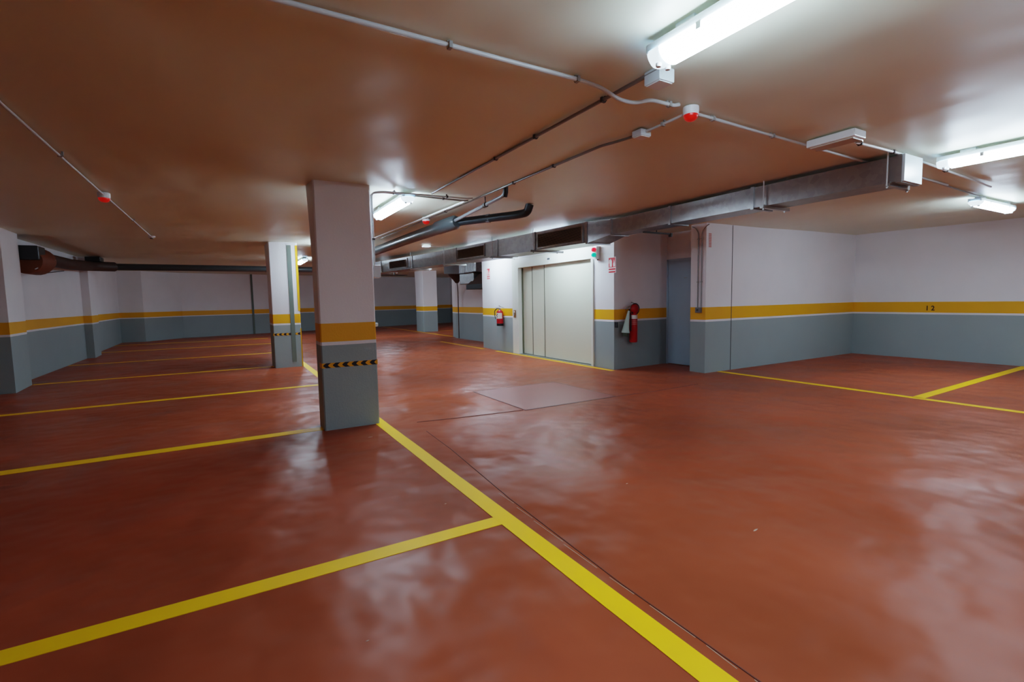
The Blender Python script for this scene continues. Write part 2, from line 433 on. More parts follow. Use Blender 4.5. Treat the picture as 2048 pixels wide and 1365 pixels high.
# hatch and joints in the floor
h = empty('floor_hatch', (3.67, 5.52, 0), 'square red painted access cover sunk in the lane before the lift', 'floor hatch')
bm = bmesh.new(); box(bm, 2.985, 4.37, 4.84, 6.23, .0, .003, bevel=.001); link('cover', bm, M_cover, h)
bm = bmesh.new()
for a in ((2.965, 2.985, 4.81, 6.25), (4.37, 4.39, 4.81, 6.25), (2.985, 4.37, 4.81, 4.84), (2.985, 4.37, 6.23, 6.25)): box(bm, *a, .0, .0032)
link('rim', bm, M_groove, h)
bm = bmesh.new(); tube(bm, [(1.7, 5.0, 0), (2.2, 4.92, 0), (2.95, 4.84, 0)], .006, 6); tube(bm, [(4.4, 4.82, 0), (5.0, 4.78, 0), (6.0, 4.82, 0)], .006, 6)
link('expansion_joint', bm, M_groove, floor)
bm = bmesh.new(); rr = random.Random(3); y = -.5; 
while y < 4.4:
    l = rr.uniform(.06, .3); xc = 1.47+.045*max(0, y-1.6)**1.1*.9
    if y < 2.7: tube(bm, [(xc+rr.uniform(-.004, .004), y, .0), (xc+rr.uniform(-.004, .004), y+l, .0)], .0016, 5)
    y += l+rr.uniform(.005, .1)
link('chipped_joint_edge', bm, M_chip, floor)
bm = bmesh.new(); tube(bm, [(1.478, -.8, -.001), (1.48, 1.6, -.001), (1.53, 2.7, -.001), (1.63, 3.9, -.001), (1.66, 4.6, -.001)], .0045, 6)
link('floor_joint', bm, M_groove, floor)
for (x, y, s, lb) in ((2.465, 1.583, .02, 'pale paint fleck in the middle of the lane'), (.392, 1.824, .006, 'tiny white speck left of the long yellow line'),
                  (2.353, 2.475, .009, 'small pale speck near the lane centre'), (1.122, 4.702, .02, 'pale fleck on the floor before the nearest pillar'),
                  (1.14, 2.85, .006, 'tiny pale speck by the line junction')):
    bm = bmesh.new(); vs = []
    for k in range(7):
        a = 2*PI*k/7; r = s*rr.uniform(.6, 1.1); vs.append((x+math.cos(a)*r*1.2, y+math.sin(a)*r*.3))
    lo = [bm.verts.new((p[0], p[1], 0)) for p in vs]; hi = [bm.verts.new((p[0]*.9+x*.1, p[1]*.9+y*.1, .002)) for p in vs]
    bm.faces.new(hi); bm.faces.new(lo)
    for k in range(7): bm.faces.new((lo[k], lo[(k+1) % 7], hi[(k+1) % 7], hi[k]))
    tag(link('paint_fleck', bm, M_chip), lb, 'fleck')

# wall joints
bm = bmesh.new(); box(bm, 7.625, 7.640, 5.4475, 5.452, 0, 2.52); tag(link('trim_1', bm, M_wgroove), 'thin vertical expansion joint in the right wall', 'wall joint', kind='structure')
bm = bmesh.new(); yy = 24.0+1.5*(0.95+1.6)/5.2
box(bm, .95, 1.03, yy-.03, yy+.1, 0, 2.66); tag(link('trim_2', bm, M_strip), 'dark vertical joint in the far wall', 'wall joint', kind='structure')

# ------------------------------------------------------------------ fluorescent fixtures
def fixture(cx_, cy_, cz, length, axis, label, lit=True):
    """batten light along Y (axis 'y') or X; cz is the ceiling height there"""
    L2 = length/2
    e = empty('fluorescent_light', (cx_, cy_, cz), label, 'ceiling light')
    def T(x, y, z): return (cx_+x, cy_+y, cz+z) if axis == 'y' else (cx_+y, cy_+x, cz+z)
    def tf(bm):
        for v in bm.verts: v.co = Vector(T(*v.co))
    def arc(w, d, n=12):   # half-ellipse section hanging below z=-d0
        return [(w*math.cos(PI+PI*k/n), d*math.sin(PI+PI*k/n)) for k in range(n+1)]
    bm = bmesh.new()
    box(bm, -.068, .068, -L2, L2, -.066, -.025, bevel=.008); box(bm, -.04, .04, -L2+.15, -L2+.25, -.031, .02); box(bm, -.04, .04, L2-.25, L2-.15, -.031, .02)
    tf(bm); link('housing', bm, M_wht_lit, e)
    # diffuser: curved translucent trough
    bm = bmesh.new(); A = []
    for y in (-L2+.085, L2-.085):
        A.append([bm.verts.new((x, y, -.066+z)) for x, z in arc(.074, .062)])
    for k in range(12): bm.faces.new((A[0][k], A[0][k+1], A[1][k+1], A[1][k]))
    bm.faces.new(A[0]); bm.faces.new(A[1]); bm.faces.new((A[0][0], A[0][-1], A[1][-1], A[1][0]))
    tf(bm); link('diffuser', bm, M_diff, e, True)
    for s in (-1, 1):
        bm = bmesh.new(); A = []
        for y, k_ in ((s*(L2-.086), 1), (s*(L2-.03), 1), (s*(L2-.005), .86), (s*(L2+.008), .55)):
            A.append([bm.verts.new((x*k_, y, -.063+z*(.55+.45*k_)*.92)) for x, z in arc(.073, .062)])
        for P, Q in zip(A, A[1:]):
            for k in range(12): bm.faces.new((P[k], P[k+1], Q[k+1], Q[k]))
        bm.faces.new(A[-1]); tf(bm)
        ec = link('end_cap', bm, M_clearcap, e, True)
        for xx in (-.03, .03):
            bm = bmesh.new(); lathe(bm, [(0, .012), (.011, .012), (.014, .006), (.014, -.004)], 12, 0, Matrix.Translation((xx, s*(L2-.045), -.118)) @ Matrix.Rotation(PI, 4, 'X'))
            tf(bm); link('lamp_holder', bm, M_wht, ec, True)
    for y in (-L2+.3, L2-.3):
        for s in (-1, 1):
            bm = bmesh.new(); box(bm, s*.074-.004, s*.074+.004, y-.012, y+.012, -.09, -.06, bevel=.002); tf(bm); link('latch', bm, M_steel, e)
    return e

fixture(1.815, 1.08, ceil_z(1.8, 1.08), 1.28, 'y', 'large lit batten light at the top, nearest the viewer')
fixture(5.45, 1.24, ceil_z(5.4, 1.2), 1.28, 'y', 'lit batten light to the right of the duct end')
fixture(9.0, 2.50, ceil_z(9, 2.5), 1.3, 'x', 'lit batten light set crosswise near the right hand bay wall')
fixture(1.78, 5.87, ceil_z(1.8, 5.9), 1.3, 'y', 'lit batten light just behind the nearest pillar')
fixture(1.78, 10.5, ceil_z(1.8, 10.5), 1.3, 'y', 'batten light hidden behind the nearest pillar beside the second one')
fixture(1.9, 15.0, ceil_z(1.9, 15.0), 1.3, 'y', 'far batten light seen between the two pillars')
fixture(5.52, 11.0, ceil_z(5.5, 11.0), 1.3, 'y', 'batten light tucked between the duct and the lift wall')
fixture(5.50, 7.9, ceil_z(5.5, 7.9), 1.3, 'y', 'batten light between the duct and the lift door')
fixture(5.3, 18.6, ceil_z(5.3, 18.6), 1.3, 'y', 'distant batten light beyond the duct in the lane')
fixture(1.95, 19.7, ceil_z(1.95, 19.7), 1.3, 'y', 'unseen batten light added behind the second pillar to brighten the far wall')  # hidden lamp added to lift the brightness of the far wall
fixture(6.4, -2.4, ceil_z(6.4, -2), 1.3, 'y', 'unseen batten light added behind the viewpoint for the foreground floor')  # unseen added lamp, kept to the right so the left foreground stays darker
fixture(10.9, 18.6, ceil_z(10.9, 18.6), 1.3, 'x', 'batten light in the far right bay behind the distant pillar')

# ------------------------------------------------------------------ conduits
def conduit(pts, r, label, mat, clips=(), clipmat=None, group=None, rad=.05, cat='conduit'):
    e = empty('ceiling_conduit', pts[0], label, cat, group)
    bm = bmesh.new(); tube(bm, fillet(pts, rad), r, 10); link('tube', bm, mat, e, True)
    P = [Vector(p) for p in pts]
    for (x, y, z, axis) in clips:
        bm = bmesh.new()
        if axis == 'x': box(bm, x-.009, x+.009, y-r-.005, y+r+.005, z-r-.004, z+r+.003, bevel=.002); box(bm, x-.006, x+.006, y+r, y+r+.014, z-.004, z+.03)
        elif axis == 'y': box(bm, x-r-.005, x+r+.005, y-.009, y+.009, z-r-.004, z+r+.003, bevel=.002); box(bm, x+r, x+r+.014, y-.006, y+.006, z-.004, z+.03)
        else: box(bm, x-r-.005, x+r+.006, y-r-.005, y+r+.005, z-.009, z+.009, bevel=.002)
        link('clip', bm, clipmat or M_clip, e)
    return e

ZC = 2.474
conduit([(-4.9, 2.165, ZC), (1.70, 2.158, ZC), (1.86, 2.16, ZC-.01), (1.98, 2.16, 2.425), (2.1, 2.16, 2.425), (2.24, 2.16, ZC-.005), (2.44, 2.165, ZC), (2.49, 2.17, 2.49)], .0115,
        'pale grey conduit crossing the ceiling from the upper left and hopping over another', M_conduit,
        [(.953, 2.157, ZC, 'x'), (1.69, 2.158, ZC, 'x'), (2.40, 2.165, ZC, 'x'), (-.4, 2.163, ZC, 'x')])
conduit([(2.0, 1.88, 2.478), (2.005, 5.13, 2.482)], .011, 'thin conduit running back from the nearest light box to the pillar', M_conduit_s,
        [(2.0, 2.31, 2.478, 'y'), (2.0, 3.05, 2.479, 'y'), (2.002, 3.66, 2.48, 'y')], M_clip_d)
conduit([(2.64, 2.66, 2.475), (2.61, 2.85, 2.478), (2.575, 3.0, 2.48), (2.57, 5.6, 2.484), (2.56, 9.2, 2.50)], .0105,
        'thin conduit from the small junction box back towards the red beacon', M_conduit_s,
        [(2.573, 3.63, 2.481, 'y'), (2.572, 4.33, 2.482, 'y'), (2.57, 6.1, 2.487, 'y')], M_clip_d)
conduit([(2.61, 2.21, 2.472), (2.62, 2.36, 2.472), (2.63, 2.6, 2.474)], .009, 'short conduit from the large red alarm to the small junction box', M_conduit,
        [(2.622, 2.42, 2.472, 'y')])
conduit([(2.66, 2.19, ZC), (3.4, 2.215, ZC), (4.94, 2.26, 2.478), (7.0, 2.33, 2.49)], .0105, 'long pale conduit from the large red alarm passing over the duct', M_conduit,
        [(2.85, 2.198, ZC, 'x'), (3.55, 2.22, ZC, 'x'), (4.2, 2.24, ZC, 'x')])
conduit([(4.25, 1.99, 2.465), (4.9, 1.99, 2.475), (5.6, 2.02, 2.476), (6.55, 2.07, 2.48), (7.6, 2.14, 2.49)], .011, 'white conduit from the emergency light over the duct end', M_wht,
        [(4.32, 1.99, 2.465, 'x'), (4.86, 1.99, 2.474, 'x'), (6.1, 2.05, 2.478, 'x')], M_clip_d)
conduit([(6.3, 2.32, 2.492), (8.3, 2.44, 2.505)], .009, 'faint thin conduit leading to the crosswise light', M_conduit_s)
conduit([(-1.045, -3.9, 2.474), (-1.05, 5.1, 2.476), (-1.06, 6.66, 2.49), (-1.07, 10.55, 2.515)], .009, 'thin cream conduit running back along the left of the ceiling', M_conduit,
        [(-1.048, 5.08, 2.477, 'y'), (-1.066, 8.6, 2.503, 'y')])
for k, (dx, label) in enumerate(((0, 'outer conduit rising beside the nearest pillar and bending over the ceiling'), (.028, 'inner conduit rising beside the nearest pillar'))):
    x = 1.375; y = 5.24+.04*k
    conduit([(x, y, 1.70), (x, y, 2.45-.0*k), (x+.10, y-.02, 2.47), (2.45, 5.16+.13*k, 2.47), (2.52, 5.18+.13*k, 2.482)], .0095, label, M_conduit_s if k else M_conduit,
            [(x, y, 1.97, 'z'), (1.62, y-.03+.01, 2.47, 'x'), (2.2, 5.17+.11*k, 2.47, 'x')], M_clip_d, rad=.1, group=None)
conduit([(2.50, 5.35, 2.478), (2.47, 7.0, 2.485), (2.43, 9.3, 2.50)], .012, 'bright double conduit beside the light behind the nearest pillar', M_wht)
for k, (dy, y1, label) in enumerate(((5.60, 5.72, 'conduit down the nib wall bending away to the left at the ceiling'), (5.53, 5.38, 'conduit down the nib wall bending to the right at the ceiling'))):
    x = 6.935
    conduit([(x, dy, 1.1), (x, dy, 2.38), (x, (dy+y1)/2, 2.46), (x-.01, y1, 2.49)], .0085, label, M_conduit_s, [(x, dy, 2.27, 'z'), (x, dy, 1.55, 'z')], rad=.08)
bm = bmesh.new(); box(bm, 6.89, 6.95, 5.52, 5.615, 1.03, 1.12, bevel=.006); o = link('switch_box', bm, M_pvc_grey); tag(o, 'small grey box at the foot of the paired conduits', 'junction box')
bm = bmesh.new(); lathe(bm, [(0, .01), (.016, .01), (.018, 0)], 14, 0, Matrix.Translation((6.89, 5.567, 1.075)) @ Matrix.Rotation(-PI/2, 4, 'Y')); link('switch', bm, M_clip_d, o)

# dark strut behind the shaft duct bend
bm = bmesh.new(); box(bm, 5.05, 5.60, 4.98, 5.01, 2.2, 2.222); box(bm, 5.57, 5.60, 4.97, 5.02, 2.17, 2.222); box(bm, 5.30, 5.31, 4.99, 5.0, 2.222, 2.5)
tag(link('strut_bar', bm, M_clip_d), 'dark thin bar sticking out from under the duct toward the recess', 'bracket')

# ------------------------------------------------------------------ boxes and alarms
def dome_alarm(x, y, z, r, label, group=None):
    e = empty('alarm_beacon', (x, y, z), label, 'alarm', group)
    bm = bmesh.new(); lathe(bm, [(0, 0), (r, 0), (r*1.02, -.012), (r, -.045*r/.05), (r*.94, -.05*r/.05), (0, -.05*r/.05)], 28, 0, Matrix.Translation((x, y, z))); link('base', bm, M_wht, e, True)
    b = -.05*r/.05
    bm = bmesh.new(); lathe(bm, [(r*.93, b), (r*.92, b-.2*r), (r*.78, b-.5*r), (r*.5, b-.72*r), (0, b-.82*r)], 28, 0, Matrix.Translation((x, y, z))); link('red_lens', bm, M_red, e, True)
    return e
dome_alarm(2.60, 2.17, 2.494, .048, 'large red and white alarm dome near the top centre')
dome_alarm(-1.062, 6.72, 2.512, .055, 'red alarm dome on the left ceiling conduit')
dome_alarm(2.54, 6.76, 2.51, .055, 'red alarm dome above the dark drain pipe')
e = empty('smoke_detector', (-1.07, 10.6, 2.53), 'small white ceiling detector ending the left conduit', 'detector')
bm = bmesh.new(); lathe(bm, [(0, 0), (.055, 0), (.055, -.02), (.04, -.035), (0, -.036)], 20, 0, Matrix.Translation((-1.07, 10.6, 2.53))); link('body', bm, M_wht, e, True)
bm = bmesh.new(); lathe(bm, [(.028, -.036), (.026, -.048), (0, -.05)], 16, 0, Matrix.Translation((-1.07, 10.6, 2.53))); link('sensor', bm, M_clip_d, e, True)
def jbox(x0, x1, y0, y1, z0, z1, label, name='junction_box'):
    bm = bmesh.new(); box(bm, x0, x1, y0, y1, z0, z1, bevel=.006); o = link(name, bm, M_wht_lit); tag(o, label, 'junction box')
    bm = bmesh.new(); box(bm, x0+.008, x1-.008, y0+.008, y1-.008, z0-.005, z0, bevel=.002); link('lid', bm, M_wht, o); return o
jbox(1.99, 2.10, 1.86, 1.97, 2.425, 2.495, 'white junction box at the corner of the nearest light')
jbox(2.58, 2.68, 2.58, 2.67, 2.446, 2.49, 'small white junction box beyond the large red alarm')
jbox(1.36, 1.44, 5.24, 5.36, 1.57, 1.70, 'white box on the side of the nearest pillar')
jbox(1.36, 1.405, 5.3, 5.4, 1.045, 1.08, 'tiny white socket low on the nearest pillar side')
e = empty('emergency_light', (4.05, 2.0, 2.49), 'white oblong emergency light fixed on the ceiling', 'emergency light')
bm = bmesh.new(); box(bm, 3.955, 4.12, 1.86, 2.20, 2.435, 2.49, bevel=.008); link('body', bm, M_wht, e)
bm = bmesh.new(); box(bm, 3.975, 4.10, 1.88, 2.18, 2.425, 2.437, bevel=.004); link('lens', bm, simple('frosted_lens', (190, 176, 160), .3), e)
bm = bmesh.new(); tube(bm, fillet([(4.11, 1.9, 2.455), (4.2, 1.92, 2.44), (4.22, 1.97, 2.46), (4.26, 1.99, 2.465)], .03), .009, 8); link('cable_gland', bm, M_steel, e, True)
e = empty('emergency_light', (3.82, 10.3, 2.52), 'small bright white fitting on the ceiling before the far duct', 'emergency light')
bm = bmesh.new(); box(bm, 3.76, 3.92, 10.2, 10.32, 2.495, 2.53, bevel=.008); link('body', bm, simple('bright_fitting', (236, 240, 240), .3, emit=(LIGHT_COL, .2)), e)
conduit([(3.95, 10.28, 2.515), (4.5, 10.3, 2.52)], .012, 'white conduit from the small fitting to the duct', M_wht)

# ------------------------------------------------------------------ ventilation duct
duct = empty('ventilation_duct', (4.95, 1.95, 2.235), 'long galvanised rectangular air duct hung under the ceiling past the lift', 'air duct')
def duct_section(stations, name='duct_section'):
    """stations: (xleft, xright, y, z0, z1)"""
    bm = bmesh.new(); R = []
    for (xl, xr, y, z0, z1) in stations:
        R.append([bm.verts.new(c) for c in ((xl, y, z0), (xr, y, z0), (xr, y, z1), (xl, y, z1))])
    for A, B in zip(R, R[1:]):
        for k in range(4): bm.faces.new((A[k], A[(k+1) % 4], B[(k+1) % 4], B[k]))
    bm.faces.new(R[0]); bm.faces.new(R[-1])
    return link(name, bm, M_metal, duct)
def flange(xl, xr, y, z0, z1, t=.018, o=.016):
    bm = bmesh.new()
    box(bm, xl-o, xr+o, y-t, y+t, z0-o, z0+.001); box(bm, xl-o, xr+o, y-t, y+t, z1-.001, z1+min(o, .008))
    box(bm, xl-o, xl+.001, y-t, y+t, z0, z1); box(bm, xr-.001, xr+o, y-t, y+t, z0, z1)
    return link('flange', bm, M_metal, duct)
S = [(4.95, 5.27, 1.955), (4.95, 5.27, 3.30), (4.955, 5.27, 4.44), (4.955, 5.27, 5.54)]
for a, b_ in zip(S, S[1:]):
    duct_section([(a[0], a[1], a[2], 2.243, 2.455), (b_[0], b_[1], b_[2], 2.243, 2.455)])
for s in S[1:3]: flange(s[0], s[1], s[2], 2.243, 2.455)
flange(4.955, 5.27, 5.54, 2.243, 2.455, .012)
# end cap with raised rim
bm = bmesh.new(); box(bm, 4.945, 5.275, 1.935, 1.957, 2.238, 2.46, bevel=.003); link('end_cap', bm, M_wht_lit, duct)
flange(4.95, 5.27, 1.975, 2.243, 2.455, .02, .012)
# transition to the deeper, slanted part
duct_section([(4.955, 5.27, 5.552, 2.243, 2.455), (4.765, 5.20, 5.86, 2.145, 2.455)], 'transition_piece')
flange(4.765, 5.20, 5.875, 2.145, 2.455, .018)
def dx(y):  # left side of the slanted run
    pts = [(5.89, 4.76), (7.1, 4.66), (9.4, 4.45), (10.9, 4.28), (13.2, 3.92), (15.6, 3.5)]
    for (a, xa), (b_, xb) in zip(pts, pts[1:]):
        if y <= b_: return xa+(xb-xa)*(y-a)/(b_-a)
    return 3.5
ys = [5.89, 7.15, 8.3, 9.9, 12.0, 13.8, 15.6]
for a, b_ in zip(ys, ys[1:]):
    st = []
    for k in range(4):
        y = a+(b_-a)*k/3; st.append((dx(y), dx(y)+.44, y, 2.150, 2.46))
    duct_section(st)
for y in ys[1:-1]: flange(dx(y), dx(y)+.44, y, 2.150, 2.46, .012, .012)
def grille(y0, y1, z0, z1, n=13):
    g_ = empty('intake_grille', (0, 0, 0)); g_.parent = duct; g_.matrix_parent_inverse = Matrix.Translation(duct.location).inverted()
    del g_
def make_grille(y0, y1, z0, z1, n=12):
    xa, xb = dx(y0), dx(y1)
    def X(y, off): return xa+(xb-xa)*(y-y0)/(y1-y0)-off
    def slab(bm, ya, yb, za, zb, o0, o1):
        v = [bm.verts.new((X(y, o), y, z)) for o in (o0, o1) for y in (ya, yb) for z in (za, zb)]
        for f in ((0,1,3,2),(4,6,7,5),(0,4,5,1),(2,3,7,6),(0,2,6,4),(1,5,7,3)): bm.faces.new([v[i] for i in f])
    bm = bmesh.new(); b = .028
    slab(bm, y0, y1, z0, z0+b, 0, .02); slab(bm, y0, y1, z1-b, z1, 0, .02); slab(bm, y0, y0+b, z0+b, z1-b, 0, .02); slab(bm, y1-b, y1, z0+b, z1-b, 0, .02)
    fr = link('grille', bm, M_metal, duct)
    bm = bmesh.new(); slab(bm, y0+b, y1-b, z0+b, z1-b, .0, .003)
    bk = link('backing', bm, M_dark, fr)
    bm = bmesh.new(); hh = (z1-z0-2*b)/n
    for i in range(n):
        z = z0+b+hh*i
        v = [bm.verts.new(c) for c in ((X(y0+b, .006), y0+b, z+hh*.95), (X(y1-b, .006), y1-b, z+hh*.95), (X(y1-b, .017), y1-b, z+hh*.38), (X(y0+b, .017), y0+b, z+hh*.38))]
        bm.faces.new(v)
    link('louvre_blades', bm, M_grille, fr)
make_grille(5.95, 7.08, 2.165, 2.435)
make_grille(8.75, 9.85, 2.185, 2.43)
make_grille(12.25, 13.3, 2.19, 2.43)

def hanger(xl, xr, y, z, label, ext=.1, dark=False):
    e = empty('duct_hanger', ((xl+xr)/2, y, z), label, 'duct hanger', 'duct hangers')
    m = M_clip_d if dark else M_steel
    bm = bmesh.new(); box(bm, xl-ext, xr+ext*1.6, y-.02, y+.02, z-.022, z-.002); box(bm, xl-ext, xr+ext*1.6, y-.02, y-.015, z-.002, z+.012); link('channel', bm, m, e)
    for x in (xl-.03, xr+.03):
        bm = bmesh.new(); tube(bm, [(x, y, z-.04), (x, y, ceil_z(x, y)+.01)], .006, 8); link('threaded_rod', bm, M_wht_lit, e)
        bm = bmesh.new(); lathe(bm, [(0, -.012), (.013, -.012), (.013, 0), (0, 0)], 6, 0, Matrix.Translation((x, y, z-.022))); link('nut', bm, M_steel, e)
for (xl, xr, y, z, lb, ex) in ((4.95, 5.27, 2.05, 2.236, 'hanger bar under the capped end of the duct', .02), (4.95, 5.27, 3.16, 2.236, 'hanger bar at the first duct joint above the right nib', .06),
              (dx(7.16), dx(7.16)+.44, 7.16, 2.145, 'hanger bar beside the largest grille, over the lift', .1), (dx(8.45), dx(8.45)+.44, 8.45, 2.145, 'hanger bar between the two nearer grilles', .08),
              (dx(10.4), dx(10.4)+.44, 10.4, 2.145, 'hanger bar beyond the second grille', .05), (dx(12.0), dx(12.0)+.44, 12.05, 2.145, 'hanger bar before the farthest grille', .05)):
    hanger(xl, xr, y, z, lb, ex)

# ------------------------------------------------------------------ drain pipes
def pipe(name, label, cat='pipe'): return empty(name, (2.7, 6.4, 2.37), label, cat)
dp = empty('drain_pipe', (2.72, 6.4, 2.37), 'dark glossy drain pipe with two branches below the ceiling', 'pipe')
bm = bmesh.new(); tube(bm, fillet([(2.74, 6.25, 2.368), (2.72, 8, 2.37), (2.72, 16.4, 2.365), (-2.6, 16.35, 2.36)], .3, 8), .086, 20); link('main_pipe', bm, M_pvc, dp, True)
bm = bmesh.new(); tube(bm, [(2.72, 6.75, 2.369), (2.735, 6.2, 2.368), (2.742, 6.13, 2.37)], .086, 20, radii=[.096, .096, .07]); link('collar', bm, M_pvc, dp, True)
bm = bmesh.new(); tube(bm, fillet([(2.73, 6.5, 2.368), (2.80, 6.1, 2.37), (3.26, 5.42, 2.385), (3.34, 5.30, 2.40), (3.36, 5.27, 2.5)], .09, 8), .052, 16); link('branch', bm, M_pvc_black, dp, True)
bm = bmesh.new(); tube(bm, fillet([(2.73, 6.4, 2.375), (2.69, 5.6, 2.40), (2.62, 4.75, 2.41), (2.61, 4.6, 2.415), (2.61, 4.56, 2.5)], .06, 8), .021, 14); link('thin_branch', bm, M_pvc_grey, dp, True)
bm = bmesh.new(); tube(bm, [(2.648, 5.14, 2.405), (2.645, 5.08, 2.405)], .03, 12); tube(bm, [(2.647, 5.11, 2.43), (2.647, 5.11, 2.5)], .006, 6); link('pipe_clamp', bm, M_clip_d, dp, True)
bm = bmesh.new(); tube(bm, [(2.648+.37, 5.79, 2.378), (2.648+.395, 5.75, 2.378)], .057, 14); link('pipe_clamp', bm, M_pvc_grey, dp, True)
bm = bmesh.new(); tube(bm, [(2.612, 4.585, 2.40), (2.61, 4.56, 2.44), (2.61, 4.56, 2.497)], .026, 14); link('elbow', bm, M_pvc_black, dp, True)
for y in (9.0, 12.0, 15.0):
    bm = bmesh.new(); tube(bm, [(2.72, y-.03, 2.37), (2.72, y+.03, 2.37)], .084, 20); link('pipe_clamp', bm, M_pvc_grey, dp, True)
for x in (1.55, -.05, -1.3):
    bm = bmesh.new(); tube(bm, [(x-.04, 16.38, 2.362), (x+.04, 16.38, 2.362)], .085, 20); link('coupling', bm, M_pvc_black, dp, True)

fd = empty('tapering_duct', (-2.95, 13, 2.25), 'brown tapering duct with coupling painted in ambient brown light along the left wall', 'duct')
bm = bmesh.new(); tube(bm, fillet([(-2.96, 12.2, 2.24), (-2.96, 14.4, 2.27), (-2.9, 15.9, 2.34), (-2.5, 16.35, 2.36)], .3, 6), .12, 20, radii=None); link('tapered_pipe', bm, M_brown, fd, True)
bm = bmesh.new(); tube(bm, [(-2.94, 11.45, 2.13), (-2.94, 12.05, 2.15), (-2.94, 12.28, 2.19), (-2.95, 12.4, 2.23)], .2, 22, radii=[.225, .24, .22, .13]); link('brown_coupling', bm, M_ambient_brown, fd, True)
bm = bmesh.new(); box(bm, -3.15, -2.74, 11.36, 11.75, 2.14, 2.38, bevel=.02); link('dark_damper', bm, M_pvc_black, fd)
conduit([(-2.8, 11.36, 1.98), (-2.72, 12.2, 2.20)], .008, 'thin pale cable crossing the brown coupling by the left pier', M_conduit)
conduit([(-3.17, 13.0, 1.98), (-3.17, 14.8, 2.15)], .008, 'thin dark conduit low under the brown duct', M_clip_d)
bm = bmesh.new(); box(bm, -2.98, -2.68, 15.8, 16.25, 2.46, 2.57, bevel=.02); tag(link('cable_box', bm, M_pvc_black), 'dark box above the pipe bend on the left wall', 'box')

# ------------------------------------------------------------------ fan unit behind the lift shaft
fu = empty('ventilation_fan', (6.6, 13.8, 1.9), 'silver and brown fan unit on the wall behind the lift shaft', 'fan unit')
bm = bmesh.new(); box(bm, 6.35, 6.94, 12.95, 14.25, 2.16, 2.56, bevel=.01)
for k in range(7): box(bm, 6.335, 6.352, 13.05+k*.17, 13.09+k*.17, 2.17, 2.55)
link('upper_casing', bm, M_metal, fu)
bm = bmesh.new(); box(bm, 6.45, 6.94, 13.35, 14.35, 1.82, 2.16, bevel=.02); link('lower_casing', bm, M_metal, fu)
bm = bmesh.new()
A = [bm.verts.new(c) for c in ((6.4, 12.5, 1.80), (6.9, 12.5, 1.80), (6.9, 13.7, 1.80), (6.4, 13.7, 1.80))]; B = [bm.verts.new(c) for c in ((6.55, 12.5, 2.1), (6.9, 12.5, 2.1), (6.9, 13.1, 2.1), (6.55, 13.1, 2.1))]
bm.faces.new(A); bm.faces.new(B)
for k in range(4): bm.faces.new((A[k], A[(k+1) % 4], B[(k+1) % 4], B[k]))
link('hood', bm, M_brown, fu)
bm = bmesh.new(); box(bm, 6.38, 6.92, 12.5, 13.72, 1.65, 1.80, bevel=.01); link('outlet', bm, M_black, fu)
bm = bmesh.new(); R = []
for (y, w, zc, hgt) in ((13.3, .2, 2.2, .05), (13.9, .24, 2.26, .12), (14.6, .27, 2.34, .16), (15.3, .28, 2.38, .16)):
    R.append([bm.verts.new(c) for c in ((6.6-w, y, zc-hgt), (6.6+w, y, zc-hgt), (6.6+w, y, zc+hgt), (6.6-w, y, zc+hgt))])
for P, Q in zip(R, R[1:]):
    for k in range(4): bm.faces.new((P[k], P[(k+1) % 4], Q[(k+1) % 4], Q[k]))
bm.faces.new(R[0]); bm.faces.new(R[-1]); link('connector', bm, M_brown, fu)
bm = bmesh.new(); lathe(bm, [(0, 1.90), (.05, 1.90), (.12, 2.0), (.26, 2.14), (.3, 2.3), (0, 2.3)], 22, 0, Matrix.Translation((6.62, 14.95, 0))); link('funnel', bm, M_brown, fu, True)
bm = bmesh.new(); tube(bm, [(6.62, 14.95, 1.95), (6.8, 15.3, 1.78), (6.86, 15.42, 1.6), (6.87, 15.45, .02)], .016, 8); link('corner_shade_tube', bm, M_brown, fu, True)  # thin tube added in place of the shadow line down the wall corner

# cable tray hanging across the far lane
ct = empty('cable_tray', (4.6, 15.5, 2.3), 'thin hanging tray under the far end of the duct', 'cable tray')
bm = bmesh.new(); box(bm, 3.2, 5.2, 15.75, 15.8, 2.18, 2.2); box(bm, 3.2, 5.2, 15.9, 15.95, 2.18, 2.2)
for k in range(7): box(bm, 3.25+k*.3, 3.28+k*.3, 15.78, 15.92, 2.185, 2.195)
link('ladder', bm, M_clip_d, ct)
for x in (3.6, 4.8):
    bm = bmesh.new(); box(bm, x-.02, x+.02, 15.83, 15.87, 2.19, 2.6); link('drop_rod', bm, M_conduit_s, ct)

